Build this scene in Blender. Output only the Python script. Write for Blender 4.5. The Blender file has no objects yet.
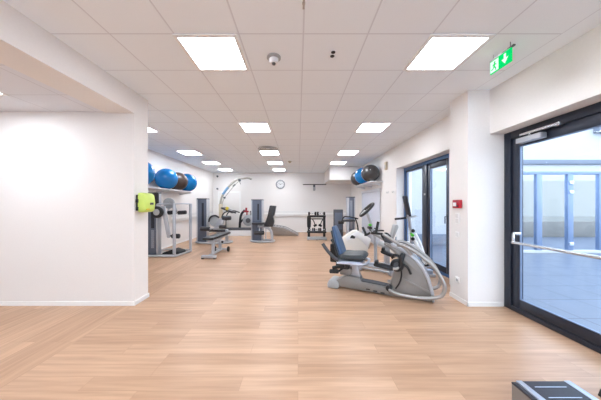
import bpy, bmesh, math, random
from mathutils import Vector, Matrix, Euler
random.seed(4)
S = bpy.context.scene
COL = S.collection
PI = math.pi
R = math.radians

# ------------------------------------------------------------------ helpers
def lin(c):
    return tuple(((v/255)/12.92 if v/255 <= .04045 else ((v/255+.055)/1.055)**2.4) for v in c)

def mat(name, rgb, rough=.5, metal=0.0, var=.04, scale=30, bump=0.0, coat=0.0, spec=.5):
    m = bpy.data.materials.new(name); m.use_nodes = True
    nt = m.node_tree; b = nt.nodes['Principled BSDF']
    c = lin(rgb)
    tc = nt.nodes.new('ShaderNodeTexCoord')
    n = nt.nodes.new('ShaderNodeTexNoise'); n.inputs['Scale'].default_value = scale
    n.inputs['Detail'].default_value = 3
    nt.links.new(tc.outputs['Object'], n.inputs['Vector'])
    r = nt.nodes.new('ShaderNodeValToRGB')
    r.color_ramp.elements[0].position = .3; r.color_ramp.elements[1].position = .7
    r.color_ramp.elements[0].color = tuple(max(0, v*(1-var)) for v in c)+(1,)
    r.color_ramp.elements[1].color = tuple(min(1, v*(1+var)) for v in c)+(1,)
    nt.links.new(n.outputs['Fac'], r.inputs['Fac'])
    nt.links.new(r.outputs['Color'], b.inputs['Base Color'])
    b.inputs['Roughness'].default_value = rough
    b.inputs['Metallic'].default_value = metal
    b.inputs['Specular IOR Level'].default_value = spec
    b.inputs['Coat Weight'].default_value = coat
    if bump:
        bp = nt.nodes.new('ShaderNodeBump'); bp.inputs['Strength'].default_value = bump
        bp.inputs['Distance'].default_value = .002
        nt.links.new(n.outputs['Fac'], bp.inputs['Height'])
        nt.links.new(bp.outputs['Normal'], b.inputs['Normal'])
    return m

def emis(name, rgb, strength):
    m = bpy.data.materials.new(name); m.use_nodes = True
    nt = m.node_tree; nt.nodes.clear()
    e = nt.nodes.new('ShaderNodeEmission'); o = nt.nodes.new('ShaderNodeOutputMaterial')
    e.inputs['Color'].default_value = lin(rgb)+(1,); e.inputs['Strength'].default_value = strength
    nt.links.new(e.outputs[0], o.inputs[0])
    return m

def glass(name, tint=(.94, .97, 1.0), boost=1.0):
    m = bpy.data.materials.new(name); m.use_nodes = True
    nt = m.node_tree; nt.nodes.clear()
    o = nt.nodes.new('ShaderNodeOutputMaterial'); mx = nt.nodes.new('ShaderNodeMixShader')
    t = nt.nodes.new('ShaderNodeBsdfTransparent'); g = nt.nodes.new('ShaderNodeBsdfGlossy')
    lw = nt.nodes.new('ShaderNodeLayerWeight'); lw.inputs['Blend'].default_value = .5
    pw = nt.nodes.new('ShaderNodeMath'); pw.operation = 'POWER'; pw.inputs[1].default_value = 4
    nt.links.new(lw.outputs['Facing'], pw.inputs[0])
    f = nt.nodes.new('ShaderNodeMath'); f.operation = 'MULTIPLY_ADD'; f.inputs[1].default_value = .7; f.inputs[2].default_value = .02
    nt.links.new(pw.outputs[0], f.inputs[0])
    t.inputs['Color'].default_value = tint+(1,); g.inputs['Roughness'].default_value = .02
    nt.links.new(f.outputs[0], mx.inputs[0]); nt.links.new(t.outputs[0], mx.inputs[1])
    nt.links.new(g.outputs[0], mx.inputs[2]); nt.links.new(mx.outputs[0], o.inputs[0])
    return m

class MB:
    """collects shapes into one mesh; o = origin subtracted from the given coordinates"""
    def __init__(s, o=(0, 0, 0)):
        s.bm = bmesh.new(); s.o = Vector(o)
    def _merge(s, t, M=None):
        if M is not None: bmesh.ops.transform(t, matrix=M, verts=t.verts)
        me = bpy.data.meshes.new('tmp'); t.to_mesh(me); t.free()
        s.bm.from_mesh(me); bpy.data.meshes.remove(me)
    def box(s, x0, x1, y0, y1, z0, z1, bev=0.0, M=None, seg=2):
        t = bmesh.new(); bmesh.ops.create_cube(t, size=1)
        bmesh.ops.scale(t, vec=(x1-x0, y1-y0, z1-z0), verts=t.verts)
        if bev: bmesh.ops.bevel(t, geom=t.edges[:], offset=bev, segments=seg, profile=.5, affect='EDGES')
        T = Matrix.Translation(Vector(((x0+x1)/2, (y0+y1)/2, (z0+z1)/2))-s.o)
        s._merge(t, T @ M if M is not None else T); return s
    def cyl(s, p0, p1, r, r2=None, seg=20, bev=0.0):
        p0 = Vector(p0)-s.o; p1 = Vector(p1)-s.o; d = p1-p0
        t = bmesh.new()
        bmesh.ops.create_cone(t, cap_ends=True, segments=seg, radius1=r, radius2=r if r2 is None else r2, depth=d.length)
        if bev:
            ed = [e for e in t.edges if len(e.link_faces) == 2 and abs(e.calc_face_angle(0)) > .9]
            bmesh.ops.bevel(t, geom=ed, offset=bev, segments=2, profile=.5, affect='EDGES')
        q = d.to_track_quat('Z', 'Y').to_matrix().to_4x4()
        s._merge(t, Matrix.Translation((p0+p1)/2) @ q); return s
    def ball(s, c, r, sc=(1, 1, 1), seg=24, M=None):
        t = bmesh.new(); bmesh.ops.create_uvsphere(t, u_segments=seg, v_segments=seg//2+4, radius=r)
        bmesh.ops.scale(t, vec=sc, verts=t.verts)
        T = Matrix.Translation(Vector(c)-s.o)
        s._merge(t, T @ M if M is not None else T); return s
    def tube(s, pts, r, seg=10, closed=False, sub=5):
        P = [Vector(p)-s.o for p in pts]
        n = len(P); Q = []
        if sub > 1 and n > 2:
            rng = n if closed else n-1
            for i in range(rng):
                a = P[(i-1) % n] if closed or i > 0 else P[0]*2-P[1]
                b = P[i]; c = P[(i+1) % n]
                d = P[(i+2) % n] if closed or i+2 < n else P[-1]*2-P[-2]
                for k in range(sub):
                    t = k/sub
                    Q.append(.5*((2*b)+(c-a)*t+(2*a-5*b+4*c-d)*t*t+(3*b-a-3*c+d)*t**3))
            if not closed: Q.append(P[-1])
        else: Q = P
        m = len(Q); rings = []; up = None
        for i in range(m):
            if closed: d = Q[(i+1) % m]-Q[i-1]
            else: d = Q[min(i+1, m-1)]-Q[max(i-1, 0)]
            d.normalize()
            if up is None:
                up = Vector((0, 0, 1)) if abs(d.z) < .9 else Vector((1, 0, 0))
            up = (up-d*up.dot(d)).normalized(); sd = d.cross(up)
            rings.append([s.bm.verts.new(Q[i]+(up*math.cos(2*PI*k/seg)+sd*math.sin(2*PI*k/seg))*r) for k in range(seg)])
        for i in range(m if closed else m-1):
            a = rings[i]; b = rings[(i+1) % m]
            for k in range(seg):
                s.bm.faces.new((a[k], a[(k+1) % seg], b[(k+1) % seg], b[k]))
        if not closed:
            s.bm.faces.new(rings[0][::-1]); s.bm.faces.new(rings[-1])
        return s
    def prism(s, poly, a0, a1, plane='xz', bev=0.0, M=None):
        """polygon in a plane, extruded along the third axis from a0 to a1"""
        t = bmesh.new()
        def P(u, v, w): return {'xz': (u, w, v), 'yz': (w, u, v), 'xy': (u, v, w)}[plane]
        A = [t.verts.new(P(u, v, a0)) for u, v in poly]; B_ = [t.verts.new(P(u, v, a1)) for u, v in poly]
        n = len(poly); t.faces.new(A); t.faces.new(B_[::-1])
        for i in range(n): t.faces.new((A[i], B_[i], B_[(i+1) % n], A[(i+1) % n]))
        bmesh.ops.recalc_face_normals(t, faces=t.faces)
        if bev:
            ed = [e for e in t.edges if e.calc_face_angle(0) > .35]
            bmesh.ops.bevel(t, geom=ed, offset=bev, segments=2, profile=.5, affect='EDGES')
        T = Matrix.Translation(-s.o)
        s._merge(t, T @ M if M is not None else T); return s
    def lathe(s, prof, c, axis='z', seg=32):
        """profile of (radius, height) pairs turned about an axis through c"""
        t = bmesh.new(); rings = []
        for r, h in prof:
            if r < 1e-6: rings.append([t.verts.new((0, 0, h))])
            else: rings.append([t.verts.new((r*math.cos(2*PI*k/seg), r*math.sin(2*PI*k/seg), h)) for k in range(seg)])
        for a, b in zip(rings, rings[1:]):
            for k in range(seg):
                k2 = (k+1) % seg
                if len(a) == 1 and len(b) == 1: continue
                if len(a) == 1: t.faces.new((a[0], b[k2], b[k]))
                elif len(b) == 1: t.faces.new((a[k], a[k2], b[0]))
                else: t.faces.new((a[k], a[k2], b[k2], b[k]))
        bmesh.ops.recalc_face_normals(t, faces=t.faces)
        q = Matrix.Identity(4)
        if axis == 'y': q = Matrix.Rotation(-PI/2, 4, 'X')
        if axis == 'x': q = Matrix.Rotation(PI/2, 4, 'Y')
        s._merge(t, Matrix.Translation(Vector(c)-s.o) @ q); return s
    def build(s, name, m, parent=None, loc=None, smooth=True):
        me = bpy.data.meshes.new(name); s.bm.to_mesh(me); s.bm.free()
        me.materials.append(m)
        if smooth:
            me.shade_smooth(); me.set_sharp_from_angle(angle=R(38))
        o = bpy.data.objects.new(name, me); COL.objects.link(o)
        if parent: o.parent = parent
        elif loc is not None: o.location = loc
        else: o.location = s.o
        return o

def tag(o, label, cat, group=None, kind=None):
    o['label'] = label; o['category'] = cat
    if group: o['group'] = group
    if kind: o['kind'] = kind
    return o
def thing(name, loc, label, cat, rz=0, group=None):
    o = bpy.data.objects.new(name, None); COL.objects.link(o)
    o.empty_display_size = .1
    o.location = loc; o.rotation_euler = (0, 0, rz)
    return tag(o, label, cat, group)
def structure(o, label, cat):
    return tag(o, label, cat, kind='structure')
def dup(o, loc, label, group=None, rz=None):
    def cp(x, par):
        c = x.copy(); COL.objects.link(c)
        if par: c.parent = par
        for ch in [k for k in COL.objects if k.parent == x]: cp(ch, c)
        return c
    r = cp(o, None); r.location = loc; r['label'] = label
    if group: r['group'] = group
    if rz is not None: r.rotation_euler = (0, 0, rz)
    return r

# ------------------------------------------------------------------ materials
M = {}
M['wall'] = mat('white_wall_paint', (235, 231, 228), .75, var=.012, scale=60, bump=.15)
M['base'] = mat('white_skirting_paint', (243, 242, 240), .45, var=.01)
M['silver'] = mat('silver_lacquer', (186, 189, 196), .35, .45, var=.02)
M['chrome'] = mat('brushed_steel', (205, 205, 206), .25, .85, var=.03, scale=80)
M['tower'] = mat('blue_grey_shroud', (96, 104, 120), .4, .25, var=.03)
M['slot'] = mat('dark_slot_plastic', (40, 42, 52), .4, .1)
M['plates'] = mat('weight_plate_steel', (150, 154, 164), .35, .6)
M['pad'] = mat('black_vinyl_pad', (38, 38, 42), .42, var=.12, scale=60, bump=.2)
M['black'] = mat('black_plastic', (26, 26, 29), .38, var=.1)
M['rubber'] = mat('black_rubber', (30, 30, 32), .7, var=.15)
M['ngrey'] = mat('warm_grey_fairing', (140, 136, 132), .38, .2, var=.02)
M['ndark'] = mat('dark_grey_tread', (74, 76, 82), .6, var=.08)
M['ntube'] = mat('satin_silver_tube', (168, 166, 164), .3, .7, var=.02)
M['nbluelit'] = mat('blue_lit_vinyl', (56, 84, 118), .4, var=.06, scale=50, bump=.15)  # blue window light on the backrest is painted into this vinyl colour
M['nblack'] = mat('graphite_vinyl', (58, 64, 68), .45, var=.08, scale=50, bump=.15)
M['white'] = mat('white_gloss_plastic', (232, 232, 233), .3, var=.01)
M['ivory'] = mat('off_white_fairing', (224, 219, 211), .35, var=.01)
M['wshelf'] = mat('white_shelf_laminate', (226, 229, 234), .35, var=.01)
M['lgrey'] = mat('light_grey_plastic', (168, 170, 172), .4, var=.03)
M['bball'] = mat('blue_ball_vinyl', (8, 116, 184), .2, var=.03, scale=8)
M['dball'] = mat('anthracite_ball_vinyl', (60, 57, 57), .25, var=.06, scale=8)
M['bdark'] = mat('brown_black_ball_vinyl', (66, 52, 46), .35, var=.06, scale=8)
M['green'] = mat('lime_green_plastic', (204, 226, 112), .4, var=.03, scale=20)
M['knob'] = mat('bright_green_plastic', (88, 200, 60), .4)
M['yellow'] = mat('yellow_plastic', (222, 200, 60), .4)
M['red'] = mat('red_plastic', (170, 14, 38), .35)
M['redf'] = mat('dark_red_fabric', (150, 34, 44), .7)
M['frame'] = mat('anthracite_window_frame', (38, 44, 58), .35, .3, var=.02, coat=.2)
M['frame_skycast'] = mat('skycast_window_frame', (70, 104, 150), .35, .2, var=.02)  # anthracite frame with the blue sky cast painted into its colour
M['beige'] = mat('beige_lacquer', (198, 184, 160), .45)
M['boom'] = mat('pale_steel_boom', (168, 165, 156), .35, .3)
M['boomb'] = mat('steel_blue_sleeve', (120, 158, 196), .4, .2)
M['bronze'] = mat('grey_brown_ramp', (150, 140, 132), .45, .3, var=.05)
M['terr'] = None
M['glass'] = glass('clear_glass')
M['lgframe'] = mat('white_light_frame', (240, 240, 240), .4, var=.005)
M['lamp'] = emis('panel_light_glow', (238, 245, 254), 28.0)
M['clockf'] = mat('white_clock_face', (212, 212, 212), .4, var=.005)
M['crim'] = mat('grey_clock_rim', (120, 123, 128), .35, .3)
M['grille'] = mat('grey_vent_metal', (176, 172, 170), .4, .3)
M['trunk'] = mat('white_trunking', (226, 224, 222), .45, var=.01)
M['blind'] = mat('white_blind_fabric', (208, 211, 222), .8, var=.02)
M['facade'] = mat('white_render', (176, 178, 182), .85, var=.02, scale=10)
M['cream'] = mat('cream_render', (150, 147, 138), .85, var=.03, scale=6)
M['plinth'] = mat('grey_plinth', (112, 120, 134), .8, var=.05, scale=6)
M['garden'] = mat('sandstone_wall', (122, 116, 108), .85, var=.06, scale=4)
M['bframe'] = mat('blue_grey_post', (112, 130, 160), .4, .2)
M['alu'] = mat('pale_aluminium', (196, 206, 222), .3, .6)
M['belt'] = mat('dark_belt_rubber', (52, 56, 68), .55, var=.1, scale=90)
M['sgreen'] = emis('exit_green_glow', (10, 205, 104), 1.25)
M['swhite'] = emis('exit_white_glow', (225, 255, 240), 1.15)

def nodes_of(name):
    m = bpy.data.materials.new(name); m.use_nodes = True
    return m, m.node_tree, m.node_tree.nodes['Principled BSDF']
def math_node(nt, op, a=None, b=None):
    n = nt.nodes.new('ShaderNodeMath'); n.operation = op
    for i, v in enumerate((a, b)):
        if v is None: continue
        if isinstance(v, (int, float)): n.inputs[i].default_value = v
        else: nt.links.new(v, n.inputs[i])
    return n.outputs[0]

def floor_material():
    m, nt, b = nodes_of('beech_plank_vinyl')
    tc = nt.nodes.new('ShaderNodeTexCoord'); sp = nt.nodes.new('ShaderNodeSeparateXYZ')
    nt.links.new(tc.outputs['Object'], sp.inputs[0])
    # boards turn by ninety degrees in the bay left of x = -2.29
    left = math_node(nt, 'LESS_THAN', sp.outputs[0], -2.29)
    c1 = nt.nodes.new('ShaderNodeCombineXYZ'); c2 = nt.nodes.new('ShaderNodeCombineXYZ')
    nt.links.new(sp.outputs[0], c1.inputs[0]); nt.links.new(sp.outputs[1], c1.inputs[1])
    nt.links.new(sp.outputs[1], c2.inputs[0]); nt.links.new(sp.outputs[0], c2.inputs[1])
    mv = nt.nodes.new('ShaderNodeMix'); mv.data_type = 'VECTOR'
    nt.links.new(left, mv.inputs['Factor']); nt.links.new(c1.outputs[0], mv.inputs[4]); nt.links.new(c2.outputs[0], mv.inputs[5])
    V = mv.outputs[1]
    br = nt.nodes.new('ShaderNodeTexBrick'); br.offset = .37; br.offset_frequency = 3
    br.inputs['Scale'].default_value = 1; br.inputs['Brick Width'].default_value = 1.22
    br.inputs['Row Height'].default_value = .15; br.inputs['Mortar Size'].default_value = .0012
    br.inputs['Mortar Smooth'].default_value = .4; br.inputs['Bias'].default_value = 0
    br.inputs['Color1'].default_value = lin((203, 166, 136))+(1,)
    br.inputs['Color2'].default_value = lin((186, 149, 119))+(1,)
    br.inputs['Mortar'].default_value = lin((164, 127, 99))+(1,)
    nt.links.new(V, br.inputs['Vector'])
    mp = nt.nodes.new('ShaderNodeMapping'); mp.inputs['Scale'].default_value = (1.6, 26, 1)
    nt.links.new(V, mp.inputs['Vector'])
    # per board offset of the grain
    ad = nt.nodes.new('ShaderNodeVectorMath'); ad.operation = 'ADD'
    sc = nt.nodes.new('ShaderNodeVectorMath'); sc.operation = 'SCALE'; sc.inputs['Scale'].default_value = 23
    nt.links.new(br.outputs['Color'], sc.inputs[0]); nt.links.new(mp.outputs[0], ad.inputs[0]); nt.links.new(sc.outputs[0], ad.inputs[1])
    n = nt.nodes.new('ShaderNodeTexNoise'); n.inputs['Scale'].default_value = 1; n.inputs['Detail'].default_value = 5
    nt.links.new(ad.outputs[0], n.inputs['Vector'])
    rp = nt.nodes.new('ShaderNodeValToRGB'); e = rp.color_ramp.elements
    e[0].position = .3; e[0].color = (.80, .78, .76, 1); e[1].position = .68; e[1].color = (1.04, 1.04, 1.04, 1)
    nt.links.new(n.outputs['Fac'], rp.inputs['Fac'])
    mul = nt.nodes.new('ShaderNodeMix'); mul.data_type = 'RGBA'; mul.blend_type = 'MULTIPLY'; mul.inputs['Factor'].default_value = 1
    nt.links.new(br.outputs['Color'], mul.inputs[6]); nt.links.new(rp.outputs['Color'], mul.inputs[7])
    nt.links.new(mul.outputs[2], b.inputs['Base Color'])
    b.inputs['Roughness'].default_value = .38; b.inputs['Specular IOR Level'].default_value = .5
    return m

def grid_material(name, base, line, ox, oy, p, w, rough=.8, xlimit=None, bumpy=True, var=None):
    m, nt, b = nodes_of(name)
    tc = nt.nodes.new('ShaderNodeTexCoord'); sp = nt.nodes.new('ShaderNodeSeparateXYZ')
    nt.links.new(tc.outputs['Object'], sp.inputs[0])
    def ln(sock, o):
        a = math_node(nt, 'SUBTRACT', sock, o-p/2)
        q = math_node(nt, 'PINGPONG', math_node(nt, 'ADD', a, p*100-p/2), p/2)
        return math_node(nt, 'LESS_THAN', q, w/2)
    mx = math_node(nt, 'MAXIMUM', ln(sp.outputs[0], ox), ln(sp.outputs[1], oy))
    if xlimit is not None:
        mx = math_node(nt, 'MULTIPLY', mx, math_node(nt, 'LESS_THAN', sp.outputs[0], xlimit))
    n = nt.nodes.new('ShaderNodeTexNoise'); n.inputs['Scale'].default_value = 220 if bumpy else 3
    n.inputs['Detail'].default_value = 4
    nt.links.new(tc.outputs['Object'], n.inputs['Vector'])
    rp = nt.nodes.new('ShaderNodeValToRGB'); c = lin(base); v = var or .03
    rp.color_ramp.elements[0].position = .3; rp.color_ramp.elements[1].position = .7
    rp.color_ramp.elements[0].color = tuple(k*(1-v) for k in c)+(1,); rp.color_ramp.elements[1].color = tuple(min(1, k*(1+v)) for k in c)+(1,)
    nt.links.new(n.outputs['Fac'], rp.inputs['Fac'])
    mc = nt.nodes.new('ShaderNodeMix'); mc.data_type = 'RGBA'
    nt.links.new(mx, mc.inputs['Factor']); nt.links.new(rp.outputs['Color'], mc.inputs[6]); mc.inputs[7].default_value = lin(line)+(1,)
    nt.links.new(mc.outputs[2], b.inputs['Base Color']); b.inputs['Roughness'].default_value = rough
    return m
M['floor'] = floor_material()
M['ceil'] = grid_material('mineral_ceiling_tiles', (241, 247, 255), (220, 224, 232), .05, 2.2, .6, .014, .85, 2.452)
M['ceil2'] = grid_material('mineral_ceiling_tiles_low', (228, 230, 236), (210, 211, 216), -3.42, 2.2, .6, .012, .85)
M['terr'] = grid_material('pale_terrace_pavers', (86, 95, 112), (52, 62, 82), 0, 0, .6, .02, .35, None, False, .08)

# ------------------------------------------------------------------ the setting
def wallbox(name, boxes, label, m=None, cat='wall'):
    b = MB()
    for bx in boxes: b.box(*bx)
    return structure(b.build(name, m or M['wall'], smooth=False), label, cat)

structure(MB().box(-7.2, 3.1, -4.2, 12.2, -.12, 0).build('floor', M['floor'], smooth=False), 'pale beech plank floor of the gym', 'floor')
structure(MB().box(-4.5, 3.1, 3.62, 12.2, 3.0, 3.12).box(-2.5, 3.1, -4.2, 3.62, 3.0, 3.12).build('ceiling', M['ceil'], smooth=False),
          'suspended ceiling of pale square tiles', 'ceiling')
structure(MB().box(-7.2, -2.68, -4.2, 3.315, 2.71, 3.12).build('ceiling_low', M['ceil2'], smooth=False),
          'lower tiled ceiling of the bay on the left', 'ceiling')
wallbox('wall_partition', [(-7.2, -2.29, 3.315, 3.62, 0, 3.0)], 'white partition wall on the left with its free end')
structure(MB().box(-2.68, -2.29, -4.2, 3.315, 2.69, 3.0).build('trim_1', M['wall'], smooth=False),
          'white beam under the ceiling along the left bay', 'beam')
wallbox('wall_left', [(-4.5, -4.3, 3.62, 12.2, 0, 3.0)], 'white wall behind the machines on the left')
wallbox('wall_back', [(-4.3, 2.68, 12.0, 12.2, 0, 3.0)], 'white wall at the far end with clock and bar')
wallbox('wall_bay', [(-7.2, -7.0, -4.2, 3.315, 0, 2.71)], 'white outer wall of the left bay')
wallbox('wall_front', [(-7.0, -2.2, -4.2, -4.0, 0, 3.0), (2.4, 2.66, -4.2, -4.0, 0, 3.0), (-2.2, 2.4, -4.2, -4.0, 0, .3), (-2.2, 2.4, -4.2, -4.0, 2.8, 3.0)], 'white wall behind the camera')
wallbox('wall_right', [(2.66, 3.1, -4.0, .9, 0, 3.0), (2.66, 3.1, .9, 3.29, 2.39, 3.0),
                       (2.68, 3.1, 3.675, 4.2, 0, 3.0), (2.68, 3.1, 4.2, 6.45, 2.39, 3.0),
                       (2.68, 3.1, 6.45, 12.2, 0, 3.0)], 'white right wall around the glazed doors')
wallbox('wall_pillar', [(2.36, 3.1, 3.29, 3.675, 0, 3.0)], 'white pillar between the two glazed doors')
structure(MB().box(1.33, 2.68, 10.0, 12.0, 2.44, 3.0).build('trim_2', M['wall'], smooth=False),
          'white boxed bulkhead under the ceiling in the far right corner', 'bulkhead')
def skirting(name, boxes, label):
    b = MB()
    for bx in boxes: b.box(*bx)
    structure(b.build(name, M['base'], smooth=False), label, 'baseboard')
skirting('baseboard_left', [(-7.0, -2.278, 3.303, 3.315, 0, .06), (-2.29, -2.278, 3.315, 3.632, 0, .06)], 'low white skirting round the partition end')
skirting('baseboard_pillar', [(2.348, 2.36, 3.278, 3.675, 0, .06), (2.348, 2.84, 3.278, 3.29, 0, .06)], 'low white skirting round the pillar')
skirting('baseboard_back', [(-4.3, 2.68, 11.988, 12.0, 0, .06), (-4.3, -4.288, 3.62, 12.0, 0, .06)], 'low white skirting along the far walls')

# ---- door 1: glazed door on the right, in its reveal
def glazed(name, y0, y1, x0, x1, leaves, label, bottom=.056, fw=.1, top=2.39, fm='frame'):
    """leaves: list of (ya, yb, kind)"""
    root = bpy.data.objects.new(name, None); COL.objects.link(root)
    root.location = ((x0+x1)/2, (y0+y1)/2, 0); structure(root, label, 'door')
    o = root.location
    f = MB(o)
    f.box(x0, x1, y1-fw, y1, 0, top, .004); f.box(x0, x1, y0, y0+fw, 0, top, .004)
    f.box(x0, x1, y0+fw, y1-fw, top-fw, top, .004); f.box(x0, x1, y0+fw, y1-fw, 0, bottom, .004)
    if leaves[0][0]-y0-fw > .05: f.box(x0, x1, y0+fw, leaves[0][0], bottom, top-fw, .004)
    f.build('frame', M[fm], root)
    sl = sorted(leaves)
    for p, q in zip(sl, sl[1:]): MB(o).box(x0, x1, p[1], q[0], bottom, top-fw, .004).build('mullion', M['frame'], root)
    for (ya, yb, k) in leaves:
        st = .1 if k == 'leaf' else .05
        zt = top-fw; zb = bottom
        rl = .12 if k == 'leaf' else .05
        lf = MB(o); xa, xb = x0+.015, x1-.01
        lf.box(xa, xb, ya, ya+st, zb, zt, .006); lf.box(xa, xb, yb-st, yb, zb, zt, .006)
        lf.box(xa, xb, ya+st, yb-st, zt-rl, zt, .006); lf.box(xa, xb, ya+st, yb-st, zb, zb+rl, .006)
        L = lf.build('leaf_frame' if k == 'leaf' else 'sash', M['frame'], root)
        g = MB(o); xm = (x0+x1)/2+.01
        g.box(xm-.006, xm+.006, ya+st, yb-st, zb+rl, zt-rl); g.build('pane', M['glass'], L, smooth=False)
        w = MB(o); e = .009; xi = x0+.02
        for (a, b, c, d) in ((ya+st, ya+st+e, zb+rl, zt-rl), (yb-st-e, yb-st, zb+rl, zt-rl), (ya+st, yb-st, zb+rl, zb+rl+e), (ya+st, yb-st, zt-rl-e, zt-rl)):
            w.box(xi, xm-.006, a, b, c, d)
        w.build('glazing_bead', M['bframe'], L, smooth=False)
    return root, o
d1, o1 = glazed('door_1', .9, 3.29, 2.86, 2.94, [(2.0, 3.18, 'leaf'), (1.0, 1.9, 'fixed')],
                'glazed door with a steel push bar nearest on the right')
pb = MB(o1).tube([(2.77, 3.05, .926), (2.77, 2.06, .926)], .017, 12).build('push_bar', M['chrome'], d1)
br = MB(o1)
for y in (3.05, 2.06):
    br.box(2.76, 2.78, y-.014, y+.014, .905, 1.04, .006); br.box(2.77, 2.862, y-.016, y+.016, 1.02, 1.06, .008)
    br.ball((2.77, y, .926), .024, seg=14)
br.build('bar_bracket', M['chrome'], pb)
cl = MB(o1).box(2.78, 2.862, 2.72, 3.03, 2.185, 2.25, .008).build('door_closer', M['silver'], d1)
MB(o1).box(2.80, 2.835, 2.56, 3.0, 2.275, 2.305, .004).cyl((2.815, 2.88, 2.25), (2.815, 2.88, 2.28), .016).box(2.81, 2.862, 2.55, 2.60, 2.27, 2.31, .004).build('closer_arm', M['chrome'], cl)
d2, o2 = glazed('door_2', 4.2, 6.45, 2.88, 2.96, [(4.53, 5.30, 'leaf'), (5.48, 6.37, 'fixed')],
                'two part glazed terrace door further along the right wall', fw=.08, fm='frame_skycast')
MB(o2).box(2.875, 2.897, 4.56, 4.60, .98, 1.24, .004).tube([(2.875, 4.58, 1.18), (2.84, 4.58, 1.18), (2.84, 4.58, 1.04)], .01, 8, sub=1).build('door_handle', M['ndark'], d2)
MB(o2).box(2.868, 2.882, 5.36, 5.40, 1.62, 1.66, .003).build('door_contact', M['lgrey'], d2)

# unseen window added behind the camera for fill daylight
w3 = bpy.data.objects.new('fill_window', None); COL.objects.link(w3); w3.location = (.1, -4.1, .3)
structure(w3, 'added wide window behind the camera for fill daylight, unseen', 'window')
o3 = (.1, -4.1, .3)
f = MB(o3).box(-2.2, 2.4, -4.14, -4.06, .3, .38).box(-2.2, 2.4, -4.14, -4.06, 2.72, 2.8)
for x in (-2.2, -.7, .82, 2.32): f.box(x, x+.08, -4.14, -4.06, .38, 2.72)
f.build('frame', M['frame'], w3, smooth=False)  # frame of the added fill window
for x in (-2.12, -.62, .90): MB(o3).box(x, x+1.42, -4.106, -4.094, .38, 2.72).build('pane', M['glass'], w3, smooth=False)  # panes of the added fill window

# ---- ceiling lights
def ceiling_light(x, y, z, label):
    t = thing('ceiling_light', (x, y, z), label, 'light', group='square ceiling panel lights')
    b = MB((0, 0, 0)); w = .298; q = .264
    for (a, c, d, e) in ((-w, w, -w, -q), (-w, w, q, w), (-w, -q, -q, q), (q, w, -q, q)): b.box(a, c, d, e, -.012, 0)
    b.build('light_frame', M['lgframe'], t, smooth=False)
    MB().box(-q, q, -q, q, -.008, -.001).build('diffuser', M['lamp'], t, smooth=False)
    return t
L0 = None
cols = {-.87: 'middle', 1.535: 'right', -3.33: 'left'}
rows = {2.5: 'nearest the camera', 4.9: 'second from the camera', 7.3: 'third from the camera', 9.1: 'fourth from the camera', 10.9: 'farthest from the camera'}
for x, cn in cols.items():
    for y, rn in rows.items():
        if x == -3.33 and y < 4: continue
        if x == 1.535 and y > 10: continue
        lab = 'lit square ceiling panel in the %s row, %s' % (cn, rn)
        if x == -3.33:
            lab = 'lit square ceiling panel over the left machines, ' + {4.9: 'half hidden by the partition end', 7.3: 'above the wall of exercise balls', 9.1: 'second from the back wall', 10.9: 'closest to the back wall'}[y]
        if L0 is None: L0 = ceiling_light(x, y, 3.0, lab)
        else: dup(L0, (x, y, 3.0), lab)
dup(L0, (-3.71, 2.5, 2.71), 'lit square panel in the low ceiling of the left bay, cut by the photo edge')
# unseen panels of the same kind, added outside the frame as fill light
for (x, y, z) in ((-.85, .1, 3.0), (1.55, .1, 3.0), (-.85, -2.3, 3.0), (1.55, -2.3, 3.0), (-3.71, .1, 2.71), (-5.5, .1, 2.71)):
    dup(L0, (x, y, z), 'added fill light ceiling panel beside or behind the camera, unseen', 'added fill light panels out of view')

# ---- ceiling fittings
t = thing('smoke_detector', (-.26, 2.55, 3.0), 'round white smoke detector on the ceiling right of the nearest middle light', 'detector')
MB().lathe([(0, 0), (.075, 0), (.075, -.014), (.055, -.022), (0, -.022)], (0, 0, 0)).build('mounting_base', M['lgrey'], t)
MB().lathe([(0, -.02), (.05, -.02), (.05, -.045), (.036, -.065), (0, -.068)], (0, 0, 0)).build('sensor_head', M['white'], t)
MB().lathe([(0, -.066), (.02, -.066), (.018, -.08), (0, -.082)], (0, 0, 0), seg=16).build('sensor_cage', M['ndark'], t)
t = thing('ceiling_socket', (.365, 2.49, 3.0), 'small white ceiling plate with two black holes, between the nearest lights', 'socket')
MB().box(-.035, .035, -.06, .06, -.006, 0, .003).build('plate', M['ceil'], t)
for dy in (-.032, .032): MB().lathe([(0, -.011), (.021, -.011), (.024, -.004), (0, -.004)], (0, dy, 0), seg=16).build('jack', M['black'], t)
t = thing('ceiling_vent', (-.85, 6.72, 3.0), 'round grey air outlet on the ceiling in the middle light row', 'vent')
b = MB()
for r in (.07, .13, .19, .245):
    b.lathe([(r, -.004), (r+.03, -.02), (r+.032, -.012), (r+.004, 0)], (0, 0, 0), seg=40)
b.build('vent_rings', M['grille'], t)
MB().lathe([(0, -.001), (.27, -.001), (.27, -.006), (0, -.006)], (0, 0, 0), seg=40).build('vent_plate', M['white'], t)
t = thing('motion_sensor', (-.3, 8.75, 3.0), 'tiny beige sensor on the ceiling near the far lights', 'sensor')
MB().lathe([(0, 0), (.075, 0), (.075, -.01), (0, -.01)], (0, 0, 0), seg=20).build('mounting_base', M['lgrey'], t)
MB().lathe([(0, -.008), (.06, -.008), (.055, -.03), (.03, -.06), (0, -.07)], (0, 0, 0), seg=20).build('sensor_dome', M['beige'], t)
t = thing('ceiling_hanger_strip', (.045, 1.72, 3.0), 'short row of small grey hooks at the top edge of the photo on the ceiling', 'ceiling hooks')
MB().box(-.008, .008, -.25, .2, -.004, 0).build('strip', M['grille'], t)
for k in range(4): MB().cyl((0, -.16+.1*k, 0), (0, -.16+.1*k, -.012), .012, seg=10).build('hook', M['grille'], t)

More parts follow.
